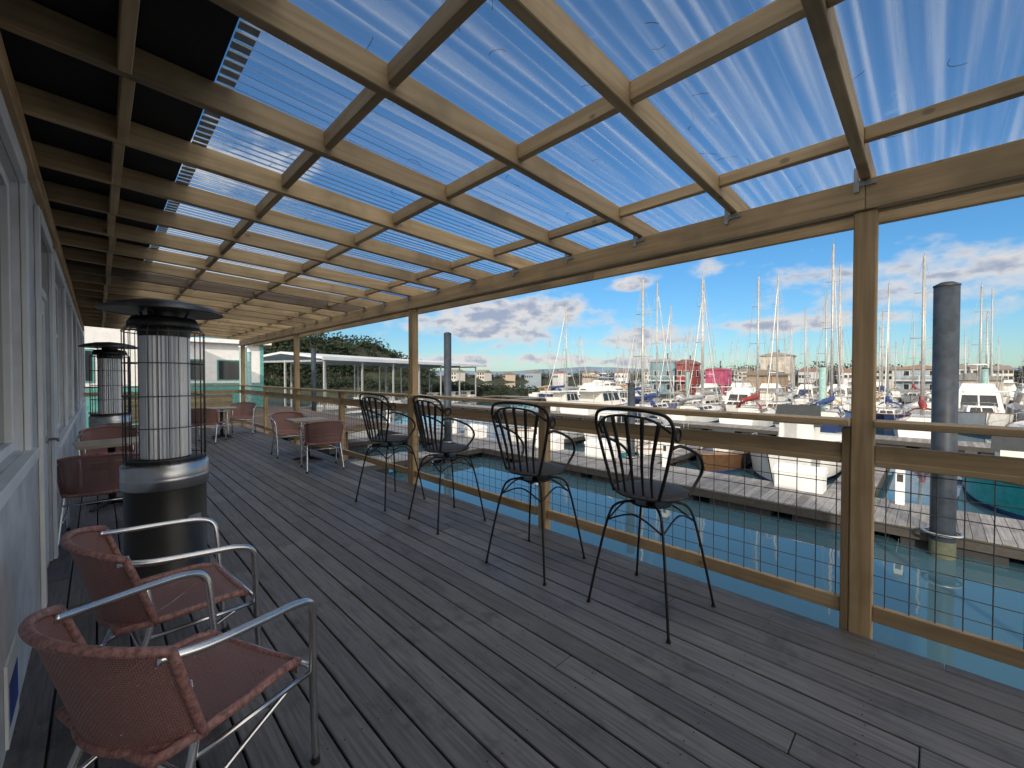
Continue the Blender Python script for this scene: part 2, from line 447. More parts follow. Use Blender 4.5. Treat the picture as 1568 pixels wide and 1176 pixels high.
# ------------------------------------------------------------------ wicker armchair
def wicker_chair():
    b=MB()
    def seat(u,v):
        x=-.22+.47*u; wy=.235+.02*math.sin(math.pi*u); y=(v*2-1)*wy
        return (x,y,.435+.012*(abs(v*2-1))**2-.018*math.sin(math.pi*u)*(1-(v*2-1)**2)+(-.02*max(0,u-.85)/.15))
    b.grid(seat,14,14,0,wrapuv=(32,32))
    edge=[seat(i/8,0) for i in range(9)]+[seat(1,j/8) for j in range(1,9)]+[seat(1-i/8,1) for i in range(1,9)]+[seat(0,1-j/8) for j in range(1,8)]
    b.tube([(p[0],p[1],p[2]-.006) for p in edge],.016,8,1,closed=True)
    b.grid(lambda u,v:(.25-.002*v,(u*2-1)*.235,.425-.05*v),10,3,0,wrapuv=(30,3))
    def back(u,v):
        a=(u*2-1)*1.25; lean=v*.10
        wy=.255+.03*v; yy=wy*math.sin(a)/math.sin(1.25)
        x=-.10-.15*(math.cos(a)-math.cos(1.25))/(1-math.cos(1.25))-lean
        zt=.80-.05*abs(u*2-1)**2; return (x,yy,.43+(zt-.43)*v)
    b.grid(back,22,12,0,wrapuv=(48,26))
    b.tube([back(i/22,1) for i in range(23)],.015,8,1)
    b.tube([back(0,i/6) for i in range(7)],.014,8,1); b.tube([back(1,i/6) for i in range(7)],.014,8,1)
    b.tube([back(i/22,.02) for i in range(23)],.014,8,1)
    for s in(-1,1):
        t=back(1 if s>0 else 0,.93)
        arm=crom([(t[0]-.03,s*.262,t[2]+.005),(t[0]+.08,s*.292,.715),(.06,s*.305,.70),(.19,s*.305,.685),(.255,s*.300,.65),(.272,s*.29,.56),(.285,s*.275,.3),(.30,s*.27,.012)],6)
        b.tube(arm,.0140,10,2)
        b.tube(crom([(-.13,s*.23,.60),(-.12,s*.245,.42),(-.20,s*.26,.2),(-.27,s*.27,.012)],5),.0125,10,2)
        b.tube([(.285,s*.275,.375),(-.135,s*.248,.375)],.010,8,2)
        b.lathe([(.016,0),(.016,.02)],10,3,T=Matrix.Translation((.30,s*.27,0.002)))
        b.lathe([(.016,0),(.016,.02)],10,3,T=Matrix.Translation((-.27,s*.27,0.002)))
    b.tube([(.283,-.275,.39),(.283,.275,.39)],.010,8,2); b.tube([(-.15,-.25,.34),(-.15,.25,.34)],.010,8,2)
    b.tube(crom([(.22,-.26,.375),(.0,-.24,.27),(-.2,-.25,.2)],4),.009,8,2); b.tube(crom([(.22,.26,.375),(.0,.24,.27),(-.2,.25,.2)],4),.009,8,2)
    return b.mesh('wicker_armchair',[wickM,wrapM,alu,blackp])
wc=wicker_chair()
for x,y,a in [(.20,1.80,R(24)),(.24,2.62,R(6)),(.02,5.6,R(85)),(2.60,7.05,R(80)),(2.62,8.75,R(-95)),(1.75,11.7,R(60)),(2.7,12.9,R(-110)),(.1,7.9,R(-90))]:
    inst('wicker_armchair',wc,(x,y,0),a)

def bar_chair():
    b=MB(); sz=.755
    b.lathe([(.0,sz-.012),(.225,sz-.012),(.24,sz-.004),(.24,sz+.004),(.225,sz+.012),(.14,sz+.018),(.0,sz+.02)],32,1)
    b.lathe([(.03,.66),(.03,.742)],12,0); b.lathe([(.13,.672),(.13,.684)],24,0)
    for sx in(-1,1):
        for sy in(-1,1):
            b.tube(crom([(sx*.07,sy*.07,.685),(sx*.16,sy*.16,.66),(sx*.20,sy*.20,.55),(sx*.25,sy*.25,.25),(sx*.285,sy*.285,.008)],5),.0085,8,0)
            b.lathe([(.014,0),(.014,.012)],8,0,T=Matrix.Translation((sx*.285,sy*.285,0.002)))
    for (x1,y1,x2,y2) in ((1,1,-1,1),(-1,1,-1,-1),(-1,-1,1,-1),(1,-1,1,1)):
        b.tube(crom([(x1*.195,y1*.195,.56),((x1*.5+x2*.5)*.195,(y1*.5+y2*.5)*.195,.635),(x2*.195,y2*.195,.56)],5),.006,6,0)
    def bp(y,z): return (-.195-.10*(z-sz)/.55+ .7*y*y,y,z)
    hoop=crom([bp(-.16,sz),bp(-.215,sz+.18),bp(-.265,sz+.38),bp(-.272,sz+.46),bp(-.235,sz+.52),bp(-.12,sz+.545),bp(0,sz+.55),bp(.12,sz+.545),bp(.235,sz+.52),bp(.272,sz+.46),bp(.265,sz+.38),bp(.215,sz+.18),bp(.16,sz)],6)
    b.tube(hoop,.011,8,0)
    inner=crom([bp(-.26,sz+.42),bp(-.17,sz+.485),bp(-.07,sz+.505),bp(0,sz+.508),bp(.07,sz+.505),bp(.17,sz+.485),bp(.26,sz+.42)],6); b.tube(inner,.008,6,0)
    for k,(y0,y1) in enumerate([(-.12,-.20),(-.065,-.105),(0,0),(.065,.105),(.12,.20)]):
        zt=sz+(.475 if abs(y1)>.15 else .50 if abs(y1)>.05 else .508)
        pts=crom([bp(y0,sz),bp(y0*1.12,sz+.2),bp(y1,zt)],6); b.tube(pts,[.007+.008*i/len(pts) for i in range(len(pts))],6,0)
    for s in(-1,1):
        st=bp(s*.262,sz+.36)
        sp=[]
        for i in range(18):
            a=i/17*2*math.pi*1.3; r=.048*(1-.55*i/17)
            sp.append((st[0]+.055-r*math.cos(a),s*.265,sz+.40+r*math.sin(a)))
        arm=crom([bp(s*.262,sz+.33),(st[0]+.07,s*.275,sz+.34),(-.02,s*.285,sz+.30),(.10,s*.28,sz+.24),(.165,s*.26,sz+.15),(.12,s*.235,sz+.06),(.05,s*.230,sz)],6)
        b.tube(arm,.010,8,0); b.tube(sp,.008,6,0)
    return b.mesh('bar_chair',[iron,seatM])
bc=bar_chair()
for x,y,a in [(2.57,1.30,R(-4)),(2.52,2.27,R(6)),(2.58,3.58,R(-3)),(2.50,4.62,R(8))]:
    inst('bar_chair',bc,(x,y,0),a)

def table():
    b=MB(); b.box(-.30,.30,-.30,.30,.715,.745,0); b.tube([(0,0,.02),(0,0,.714)],.035,12,1)
    for a in range(4):
        c,s=math.cos(a*math.pi/2+.785),math.sin(a*math.pi/2+.785)
        b.tube([(0,0,.06),(c*.2,s*.2,.03),(c*.28,s*.28,.014)],[.03,.02,.012],8,1)
    b.box(-.2,.2,-.02,.02,.69,.714,1)
    return b.mesh('bistro_table',[tabM,blackp])
tb=table()
for x,y in [(2.66,7.9),(2.15,12.35),(.1,6.75),(.15,12.5)]: inst('bistro_table',tb,(x,y,0),random.uniform(-.1,.1))

def heater():
    b=MB()
    b.lathe([(.25,0.004),(.262,.012),(.262,.05),(.245,.055),(.245,.68)],40,0)
    b.lathe([(.247,.681),(.262,.69),(.262,.85),(.25,.862),(.24,.868)],40,1)
    b.lathe([(.262,.742),(.2635,.745),(.2635,.765),(.262,.768)],40,1)
    b.lathe([(.235,.869),(.235,.885),(.15,.895)],32,0)
    n=72
    prof=[(.152 if j%2 else .144) for j in range(n)]
    vs=[(prof[j]*math.cos(2*math.pi*j/n),prof[j]*math.sin(2*math.pi*j/n),z) for z in(.90,1.80) for j in range(n)]
    b.add(vs,[(j,(j+1)%n,n+(j+1)%n,n+j) for j in range(n)],3)
    b.lathe([(.155,1.80),(.158,1.83),(.158,1.90),(.12,1.93)],32,0)
    b.lathe([(.21,1.865),(.215,1.87),(.215,1.90),(.19,1.94),(.12,1.95)],32,0)
    for j in range(26):
        a=2*math.pi*j/26; c,s=math.cos(a),math.sin(a)
        b.tube([(.242*c,.242*s,.86),(.242*c,.242*s,1.84),(.205*c,.205*s,1.88)],.0028,5,2)
    for z in(.90,1.13,1.36,1.60,1.83):
        b.tube([(.243*math.cos(t*.19635),.243*math.sin(t*.19635),z) for t in range(32)],.0042,5,2,closed=True)
    for j in range(4):
        a=j*math.pi/2+.4; b.tube([(.13*math.cos(a),.13*math.sin(a),1.93),(.17*math.cos(a),.17*math.sin(a),2.01)],.008,6,0)
    b.lathe([(.36,1.985),(.368,1.98),(.37,1.99),(.30,2.03),(.18,2.06),(.03,2.075)],48,2)
    b.lathe([(.10,1.945),(.10,1.99)],24,0)
    b.box(-.05,.05,-.253,-.246,.42,.47,1)
    return b.mesh('patio_heater',[blackp,steel,dsteel,plain('emitter_mesh',(.78,.78,.79),.45,.45,.02)])
ht=heater()
inst('patio_heater',ht,(.36,4.1,0),.6); inst('patio_heater',ht,(.14,9.6,0),1.2)

# ------------------------------------------------------------------ water
WZ=-2.3
m,nt,out=newmat('harbor_water'); N=NT(nt)
v=N.mapping((1,1,1)); n1=N.noise(v,1.3,2,.5,0); n2=N.noise(N.mapping((.35,.9,1)),.5,1,.5)
h=N.m('ADD',N.m('MULTIPLY',n1,.25),n2)
big=N.noise(v,.05,1)
c=N.mix(big,(.040,.092,.125),(.052,.110,.140))
p=N.pbsdf(c,.02,0,bump=h,bstr=.10,bdist=.13); p.node.inputs['IOR'].default_value=1.55; N.link(p,out.inputs[0])
waterM=m
b=MB(); b.add([(-3000,-3000,WZ),(9000,-3000,WZ),(9000,9000,WZ),(-3000,9000,WZ)],[(0,1,2,3)]); b.obj('water',[waterM])

# ------------------------------------------------------------------ docks
dockM=wood('dock_planks',0,(.30,.29,.285),(.19,.183,.18),.7,False,.3,bump=False); dockside=plain('dock_side',(.05,.045,.04),.8)
float_=plain('dock_float',(.03,.03,.032),.7)
DZ=-1.85
def dock(x0,x1,y0,y1,along='y'):
    b=MB()
    if along=='y':
        y=y0
        while y<y1: b.box(x0,x1,y,y+.19,DZ-.045,DZ,0); y+=.20
        b.box(x0-.05,x0-.002,y0,y1,DZ-.25,DZ-.03,1); b.box(x1+.002,x1+.05,y0,y1,DZ-.25,DZ-.03,1)
        y=y0+.3
        while y<y1-1.2: b.box(x0+.08,x1-.08,y,y+1.6,WZ-.3,DZ-.05,2); y+=2.1
    else:
        x=x0
        while x<x1: b.box(x,x+.19,y0,y1,DZ-.045,DZ,0); x+=.20
        b.box(x0,x1,y0-.04,y0-.002,DZ-.22,DZ-.03,1); b.box(x0,x1,y1+.002,y1+.04,DZ-.22,DZ-.03,1)
        x=x0+.3
        while x<x1-1: b.box(x,x+1.3,y0+.08,y1-.08,WZ-.3,DZ-.05,2); x+=2.0
    b.obj('floating_dock',[dockM,dockside,float_])
dock(12.9,15.3,-14,52)
for y in (-6.5,1.2,7.6,14): dock(15.36,24,y,y+1.0,'x')
for y in (15,21,27,33,41): dock(6.5,12.84,y,y+1.1,'x')
for X in (50,92): 
    dock(X,X+2.4,-20,62)
    for y in range(-16,60,10): dock(X-9,X-.06,y,y+.9,'x')
dock(30,32,-14,44)
pileM=plain('steel_pile_coating',(.030,.040,.055),.5,.0,.25,3,.3); pilecap=plain('pile_cap',(.02,.02,.022),.5)
tide=plain('tide_stain',(.08,.09,.06),.9)
def pile(x,y,top=3.75,r=.19,mt=None):
    b=MB(); b.tube([(0,0,-5),(0,0,top)],r,24,0); b.lathe([(r+.01,top-.03),(r+.012,top+.0),(r*.5,top+.06),(.01,top+.07)],24,1)
    b.tube([((r+.10)*math.cos(t*.3927),(r+.10)*math.sin(t*.3927),DZ+.06) for t in range(16)],.03,6,2,closed=True)
    b.lathe([(r+.006,WZ-.3),(r+.008,WZ+.35)],24,3)
    b.obj('dock_piling',[mt or pileM,pilecap,galv,tide],loc=(x,y,0))
pile(12.66,-.16,3.42,.20); pile(12.62,17.4,3.7); pile(12.62,36,3.8); pile(15.65,8.8,1.2,.15)
teal=plain('teal_paint',(.10,.32,.31),.6)
tealpale=plain('pale_teal_pile',(.25,.40,.38),.6)
for x,y in((36,5.5),(53.2,-3),(53.2,22)): pile(x,y,2.2,.2,tealpale)
b=MB(); b.box(-.6,.6,-.3,.3,0,.5); b.prism([(-.33,.502),(.33,.502),(.30,.6),(-.2,.68),(-.33,.6)],0,-.63,.63)
db=b.mesh('dock_box',[whiteP])
for x,y in ((14.95,2.8),(14.95,9.8),(14.95,12.6),(14.95,-4),(14.95,18)): inst('dock_box',db,(x,y,DZ),R(90))
b=MB(); b.box(-.11,.11,-.09,.09,0,.95); b.prism([(-.12,.951),(.12,.951),(.06,1.08),(-.06,1.08)],1,-.11,.11,1); b.box(-.114,-.111,-.06,.06,.6,.8,1)
pd=b.mesh('dock_power_pedestal',[whiteP,dsteel])
for y in (-8,.6,7,13.4,20,28): inst('dock_power_pedestal',pd,(15.0,y,DZ),0)

# ------------------------------------------------------------------ boats
gel=plain('gelcoat_white',(.76,.76,.74),.25,0,.06,1.5)
cabin=plain('cabin_cream',(.68,.66,.62),.35,0,.05)
bglass=plain('boat_glass',(.02,.025,.03),.1)
mast=plain('mast_aluminium',(.40,.40,.39),.4,.3)
teak=plain('teak_trim',(.22,.11,.05),.5)
def canvas(n,c): return plain(n,c,.85,0,.2,3)
blueC=canvas('canvas_blue',(.02,.05,.18)); redC=canvas('canvas_red',(.26,.03,.03)); greyC=canvas('canvas_grey',(.3,.31,.33)); tanC=canvas('canvas_tan',(.4,.3,.18)); turqC=canvas('canvas_turquoise',(.02,.26,.32))
def hull(b,L,B,F,stripe=1,transom=.8,mat=0):
    n=16; secs=[]
    for i in range(n+1):
        s=i/n; x=-L/2+L*s
        wd=B/2*(transom+(1-transom)*math.sin(min(1,s/.45)*math.pi/2))*(max(0,1-max(0,(s-.45)/.55)**2.3))
        wd=max(wd,.02); sh=F*(.88+.35*s*s)
        rake=max(0,s-.7)/.3
        pts=[]
        for (wy,zf) in ((0,-.35),(.62,-.2),(.86,.06),(.90,.13),(.955,.55),(.985,.86),(1,1)):
            z=zf*sh if zf>0 else zf
            xx=x+ (zf-1)*.10*L*rake*rake*.9
            pts.append((xx,wd*wy*(1-.35*rake*(1-max(zf,0))),z))
        secs.append(pts)
    m=7
    for sd in(1,-1):
        vs=[(p[0],p[1]*sd,p[2]) for sc in secs for p in sc]
        rows=[[],[]]
        for i in range(n):
            for j in range(m-1):
                q=(i*m+j,(i+1)*m+j,(i+1)*m+j+1,i*m+j+1)
                if sd<0:q=q[::-1]
                rows[1 if j==2 or j==1 else 0].append(q)
        b.add(vs,rows[0],mat,True); b.add(vs,rows[1],stripe,True)
        b.tube([(sc[-1][0],sc[-1][1]*sd,sc[-1][2]) for sc in secs],.035,5,4)
    t=secs[0]; b.add([(p[0],p[1],p[2]) for p in t]+[(p[0],-p[1],p[2]) for p in t[::-1]],[tuple(range(14))],mat)
    vs=[]
    for sc in secs: p=sc[-1]; vs+=[(p[0],p[1],p[2]-.05),(p[0],0,p[2]-.01),(p[0],-p[1],p[2]-.05)]
    b.add(vs,[(i*3+k,(i+1)*3+k,(i+1)*3+k+1,i*3+k+1) for i in range(n) for k in(0,1)],mat,True)
    return secs
def trunk(b,x0,x1,w0,w1,z0,z1,mat,sl=.15,slf=.3,win=True,rad=.8):
    bt=[(x0,-w0,z0),(x1,-w1,z0),(x1,w1,z0),(x0,w0,z0)]
    tp=[(x0+sl*.3,-w0*rad,z1),(x1-slf,-w1*rad,z1),(x1-slf,w1*rad,z1),(x0+sl*.3,w0*rad,z1)]
    b.add(bt+tp,[(4,5,6,7),(0,1,5,4),(1,2,6,5),(2,3,7,6),(3,0,4,7)],mat)
    if win:
        def lerp(a,c,t): return tuple(a[i]+(c[i]-a[i])*t for i in range(3))
        for (A,Bq,C,D,o) in ((0,1,5,4,(0,-.012,0)),(2,3,7,6,(0,.012,0)),(1,2,6,5,(.012,0,0))):
            V=bt+tp
            k=3 if A!=1 else 2
            for i in range(k):
                u0=.08+(.84/k)*i+.02;u1=.08+(.84/k)*(i+1)-.02
                q=[lerp(lerp(V[A],V[Bq],u),lerp(V[D],V[C],u),v) for u,v in((u0,.35),(u1,.35),(u1,.85),(u0,.85))]
                b.add([tuple(p[i2]+o[i2] for i2 in range(3)) for p in q],[(0,1,2,3)],3)
def railing(b,secs,i0,i1,h=.55):
    for sd in(1,-1):
        pts=[(secs[i][-1][0],secs[i][-1][1]*sd*.97,secs[i][-1][2]+h) for i in range(i0,i1+1)]
        b.tube(pts,.018,4,5)
        for i in range(i0,i1+1,2):
            p=secs[i][-1]; b.tube([(p[0],p[1]*sd*.97,p[2]),(p[0],p[1]*sd*.97,p[2]+h)],.014,4,5)
def sailboat(L,mh,cv,stripe,hm=None):
    b=MB(); B=L*.31; F=.95*(L/9)**.5
    s=hull(b,L,B,F,1)
    trunk(b,-L*.18,L*.22,B*.30,B*.20,F*.93,F+.42,2)
    b.box(-L*.42,-L*.2,-B*.28,B*.28,F*.9,F+.12,2)
    mx=L*.08
    b.tube([(mx,0,F),(mx,0,mh)],[.085,.065],8,5)
    b.tube([(mx,0,F+.95),(mx-L*.42,0,F+1.0)],.05,6,5)
    pts=[(mx+.05,0,F+1.6),(mx-.05,0,F+1.2),(mx-L*.2,0,F+1.12),(mx-L*.42,0,F+1.05)]
    b.tube(crom(pts,4),[.14]*4+[.19]*5+[.13]*4,8,6)
    for z,wd in((mh*.55,.55),(mh*.8,.4)): b.tube([(mx,-wd,z),(mx,wd,z)],.022,4,5)
    for sd in(1,-1):
        b.tube([(mx-.1,sd*B*.46,F),(mx,sd*.55,mh*.55),(mx,sd*.4,mh*.8),(mx,0,mh)],.010,3,5)
    b.tube([(L*.5,0,F*1.2),(mx,0,mh*.97)],.012,3,5); b.tube([(-L*.48,0,F),(mx,0,mh)],.010,3,5)
    if L>9.2: b.tube(crom([(L*.47,0,F*1.2+.3),(L*.30,0,mh*.4),(mx+.25,0,mh*.9)],4),.035,5,2)
    b.tube([(mx,0,mh),(mx,0,mh+.5)],.01,3,5)
    railing(b,s,9,16); railing(b,s,0,3)
    vs=[];n=6
    for i in range(n+1):
        a=math.pi*i/n; vs+=[(-L*.10,B*.28*math.cos(a),F+.4+.5*math.sin(a)),(-L*.20,B*.30*math.cos(a),F+.4+.65*math.sin(a))]
    b.add(vs,[(2*i,2*i+1,2*i+3,2*i+2) for i in range(n)],6)
    return b.mesh('sailboat',[hm or gel,stripe,cabin,bglass,teak,mast,cv])
def motorboat(L,cv,stripe,fly=True,hm=None):
    b=MB(); B=L*.34; F=1.25*(L/10)**.5
    s=hull(b,L,B,F,1,.92)
    trunk(b,-L*.05,L*.30,B*.38,B*.22,F*.95,F+.55,0,slf=.9)
    trunk(b,-L*.25,L*.12,B*.40,B*.36,F*.9,F+1.55,2,slf=.7)
    b.box(-L*.40,L*.06,-B*.40,B*.40,F+1.552,F+1.62,0)
    b.box(-L*.46,-L*.255,-B*.38,B*.38,F*.9,F+.35,2)
    if fly:
        trunk(b,-L*.16,L*.03,B*.32,B*.28,F+1.621,F+2.15,0,slf=.3,win=False)
        for x in(-L*.22,0):
            for sd in(1,-1): b.tube([(x,sd*B*.33,F+1.6),(x,sd*B*.33,F+3.1)],.02,5,5)
        vs=[]
        for i in range(7):
            a=-1+2*i/6; vs+=[(-L*.26,a*B*.36,F+3.18-.12*a*a),(.03*L,a*B*.36,F+3.14-.12*a*a)]
        b.add(vs,[(2*i,2*i+1,2*i+3,2*i+2) for i in range(6)],6)
    for sd in(1,-1): b.tube([(-L*.38,sd*B*.37,F),(-L*.38,sd*B*.37,F+1.56)],.025,5,5)
    b.tube([(-L*.05,0,F+1.6),(-L*.05,0,F+4.3)],[.04,.02],5,5)
    b.tube([(-L*.15,B*.3,F+1.6),(-L*.2,B*.34,F+5.4)],.012,3,5)
    b.tube([(-L*.05,-.5,F+3.6),(-L*.05,.5,F+3.6)],.05,5,0)
    railing(b,s,9,16,.65)
    return b.mesh('motorboat',[hm or gel,stripe,cabin,bglass,teak,mast,cv])
def skiff(L=5.2,hm=None):
    b=MB(); s=hull(b,L,L*.36,.7*(L/5.2)**.7,1,.85); k=L/5.2
    b.box(-.6*k,.2*k,-.35*k,.35*k,.5,1.15*k,2); b.add([(.2*k,-.5*k,1.1*k),(.2*k,.5*k,1.1*k),(-.05*k,.45*k,1.6*k),(-.05*k,-.45*k,1.6*k)],[(0,1,2,3)],3)
    b.box(-2.75*k,-2.45*k,-.2,.2,.2,1.05,3); b.box(-1.7*k,-1.2*k,-.7*k,.7*k,.62*k,.78*k,2)
    railing(b,s,8,16,.4)
    return b.mesh('skiff',[hm or gel,blueC,cabin,bglass,teak,mast,blueC])
navyH=plain('hull_navy',(.02,.04,.12),.3); turqH=plain('hull_turquoise',(.02,.30,.33),.3); woodH=plain('hull_varnish',(.13,.07,.035),.35)
SB=[sailboat(9,11.8,blueC,blueC),sailboat(10.5,14.2,greyC,redC),sailboat(8.2,10.6,tanC,greyC),sailboat(10,13,blueC,redC,navyH),sailboat(9.5,12.6,greyC,blueC),sailboat(8.4,11,redC,blueC)]
MBt=[motorboat(10.5,blueC,blueC),motorboat(9,greyC,redC,False),motorboat(12.5,greyC,blueC),motorboat(8.5,blueC,greyC,False)]
sk=skiff(); sk7=skiff(7.4); sk9=skiff(8.6); skt=skiff(7.0,turqH); skw=skiff(5.6,woodH)
sbs=sailboat(7.2,9.2,greyC,turqC)
def put(me,x,y,bow,sc=1):
    base='sailboat' if me.name.startswith('sail') else ('skiff' if me.name.startswith('skiff') else 'motorboat')
    inst(base,me,(x,y,WZ+random.uniform(-.02,.05)),(math.pi if bow else 0)+random.uniform(-.05,.05),sc)
put(sk9,20.3,3.9,True); put(skt,19.8,-1.9,True); put(sbs,20.5,10.6,True,.95); put(skw,18.9,6.3,True,.9); put(MBt[1],21,13.2,True,.62); put(sk,18.4,8.95,True,.8)
put(SB[2],21.5,-8.8,True,.9); put(sk,18.6,16.6,True); put(sk,9.5,23.5,False); put(sk,9.5,30,True); put(sk7,9.5,36,True,.8)
def row(X,y0,y1,step,pm,bow,ex=()):
    y=y0
    while y<y1:
        if random.random()<.97 and not any(a<y<c for a,c in ex):
            if random.random()<pm: put(random.choice(MBt),X+random.uniform(-.6,.6),y,bow,random.uniform(.68,.9))
            else: put(random.choice(SB),X+random.uniform(-.6,.6),y,bow,random.uniform(.85,1.15))
        y+=step*random.uniform(.85,1.15)
put(MBt[2],45.5,-6.8,True,.95); put(MBt[0],45,-2.2,True,.95)
row(45,2.6,38,3.7,.35,True); row(58,-14,50,3.6,.22,False,ex=((25,30),))
row(70,-16,46,4.2,.3,True,ex=((14,34),)); row(86,-18,58,3.9,.3,True,ex=((37,41),)); row(100,-22,60,4.0,.2,False); row(128,-30,84,4.4,.25,True); row(142,-34,90,4.8,.2,False)
row(36,-13,16,4.3,.3,False); row(36,18,30,4.2,.6,False)

def houseboat(x,y,rot,w_,l_,h,wallc,roofc,arched=False,trimc=None):
    b=MB(); 
    b.box(-l_/2-.8,l_/2+.8,-w_/2-.5,w_/2+.5,-.3,.55,4)
    b.box(-l_/2,l_/2,-w_/2,w_/2,.551,h,0)
    if arched:
        n=10; poly=[(w_/2*1.06*math.cos(math.pi*i/n),h+.002+w_*.12*math.sin(math.pi*i/n)) for i in range(n+1)]
        b.prism(poly,0,-l_/2-.2,l_/2+.2,1)
    else:
        b.prism([(-w_/2-.3,h+.002),(w_/2+.3,h+.002),(w_/2+.3,h+.2),(0,h+.9),(-w_/2-.3,h+.2)],0,-l_/2-.3,l_/2+.3,1)
    st=[1.2]+([3.7] if h>5.1 else [])
    for z in st:
        k=max(2,int(l_/2.2))
        for i in range(k):
            cx=-l_/2+l_*(i+.5)/k
            for sd in(-1,1):
                yy=sd*(w_/2); y0,y1=sorted((yy+sd*.003,yy+sd*.03))
                b.box(cx-.48,cx+.48,y0,y1,z+.12,z+1.28,2)
                y0,y1=sorted((yy+sd*.032,yy+sd*.05)); b.box(cx-.42,cx+.42,y0,y1,z+.18,z+1.22,3)
        for sd in(-1,1):
            xx=sd*l_/2
            for cy in(-w_/4,w_/4):
                x0,x1=sorted((xx+sd*.003,xx+sd*.03)); b.box(x0,x1,cy-.42,cy+.42,z+.12,z+1.28,2)
                x0,x1=sorted((xx+sd*.032,xx+sd*.05)); b.box(x0,x1,cy-.36,cy+.36,z+.18,z+1.22,3)
    b.tube([(l_*.2,0,h),(l_*.2,0,h+1.7)],.12,8,5)
    if h>5.1:
        b.box(-l_/2-1.1,-l_/2-.08,-w_/2,w_/2,3.0,3.12,2)
        for yy in(-w_/2,0,w_/2): b.tube([(-l_/2-1.05,yy,.5),(-l_/2-1.05,yy,4.0)],.05,5,2)
        b.tube([(-l_/2-1.05,-w_/2,4.0),(-l_/2-1.05,w_/2,4.0)],.04,5,2)
    b.obj('houseboat',[plain('siding',wallc,.7,0,.2,.8),plain('houseroof',roofc,.7),trimc or cabin,bglass,float_,dsteel],loc=(x,y,WZ),rot=rot)
houseboat(78,36.5,R(10),4.6,5.2,6.6,(.15,.25,.30),(.26,.27,.28),True)
houseboat(76,31.4,R(0),2.4,4.5,6.0,(.24,.045,.045),(.18,.07,.06))
houseboat(79,27.2,R(0),3.0,4.2,5.0,(.40,.07,.15),(.30,.07,.12),True,tanC)
houseboat(74,18.5,R(0),4.5,7,4.0,(.30,.21,.13),(.20,.16,.12))
houseboat(114,26,R(5),6,7,8.6,(.42,.38,.33),(.26,.22,.2))
houseboat(76,-3,R(0),5,7,3.4,(.40,.36,.31),(.2,.2,.2))
houseboat(114,2,R(0),7,9,5.2,(.25,.30,.34),(.25,.16,.12))

# ------------------------------------------------------------------ foliage / land
def leafmat(name,c1,c2):
    m,nt,out=newmat(name); N=NT(nt); r=N.rnd()
    c=N.mix(r,c1,c2); N.link(N.pbsdf(c,.8,0,.2),out.inputs[0]); return m
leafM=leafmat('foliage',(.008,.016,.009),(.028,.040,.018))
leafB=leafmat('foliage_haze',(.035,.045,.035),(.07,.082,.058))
barkM=plain('bark',(.09,.07,.05),.9)
def leaves(b,c,rx,ry,rz,n,s,mat=0):
    for i in range(n):
        d=Vector((random.gauss(0,1),random.gauss(0,1),random.gauss(0,1))).normalized(); r=random.random()**.35
        p=Vector((c[0]+d.x*rx*r,c[1]+d.y*ry*r,c[2]+d.z*rz*r))
        u=Vector((random.gauss(0,1),random.gauss(0,1),random.gauss(0,1))).normalized(); v=u.orthogonal().normalized(); k=s*random.uniform(.6,1.4)
        b.add([p-u*k-v*k*.5,p+u*k-v*k*.6,p+u*k*.7+v*k*.6,p-u*k*.6+v*k*.7],[(0,1,2,3)],mat,False,random.random())
def mound(name,pts,width,mat,zb):
    b=MB(); P=crom(pts,6); n=len(P); vs=[]
    for i,p in enumerate(P):
        t=(P[min(i+1,n-1)]-P[max(i-1,0)]); t.z=0; t.normalize(); s=Vector((-t.y,t.x,0))
        for k in range(-6,7):
            a=k/6; q=p+s*a*width; z=zb+(p.z-zb)*(math.cos(a*math.pi/2)**1.2)*(1+.06*math.sin(i*1.7+k))
            vs.append((q.x,q.y,z))
    b.add(vs,[(i*13+k,i*13+k+1,(i+1)*13+k+1,(i+1)*13+k) for i in range(n-1) for k in range(12)],0,True)
    return b.obj(name,[mat])
grassM=plain('grass_bank',(.024,.029,.015),.9,0,.4,.6)
def dirp(px,fd):
    u=(px-784)/640; return (fd*(.7036+.7106*u),fd*(.7106-.7036*u))
A=[dirp(330,150),dirp(440,150),dirp(520,155),dirp(590,165),dirp(650,175)]
H=[6,13.5,14.5,10,1]
mound('wooded_hill',[(a[0],a[1],h) for a,h in zip(A,H)],30,grassM,WZ-1)
b=MB()
P=crom([(a[0],a[1],h) for a,h in zip(A,H)],8)
for p in P:
    for k in range(11):
        f=random.uniform(-1,.5)
        q=(p.x+f*16+random.uniform(-3,3),p.y+f*20+random.uniform(-3,3)); z=p.z*.92*(1-abs(f)**1.5*.9)
        r=random.uniform(2,4); leaves(b,(q[0],q[1],max(z,.5)+r*.4),r*1.3,r*1.3,r,80,.45)
        b.tube([(q[0],q[1],-2),(q[0],q[1],max(z,1))],.25,5,1)
b.obj('distant_trees',[leafM,barkM])
B1=[dirp(330,82),dirp(480,84),dirp(600,84),dirp(700,82),dirp(780,80),dirp(840,88)]
mound('marsh_bank',[(p[0],p[1],h) for p,h in zip(B1,(-.2,.0,0.0,-.3,-.6,-2.1))],6,grassM,WZ-.6)
b=MB()
for p in crom([(p[0],p[1],h) for p,h in zip(B1,(.6,.8,.6,-.1,-.6,-2.1))],14):
    for k in range(5):
        leaves(b,(p.x+random.uniform(-5,5),p.y+random.uniform(-5,5),p.z-.2+random.uniform(-1,.3)),1.6,1.6,.6,35,.2)
b.obj('marsh_shrubs',[leafM])
F=[dirp(560,260),dirp(700,290),dirp(820,330),dirp(960,300),dirp(1100,270),dirp(1250,220),dirp(1420,200),dirp(1600,180),dirp(1900,160)]
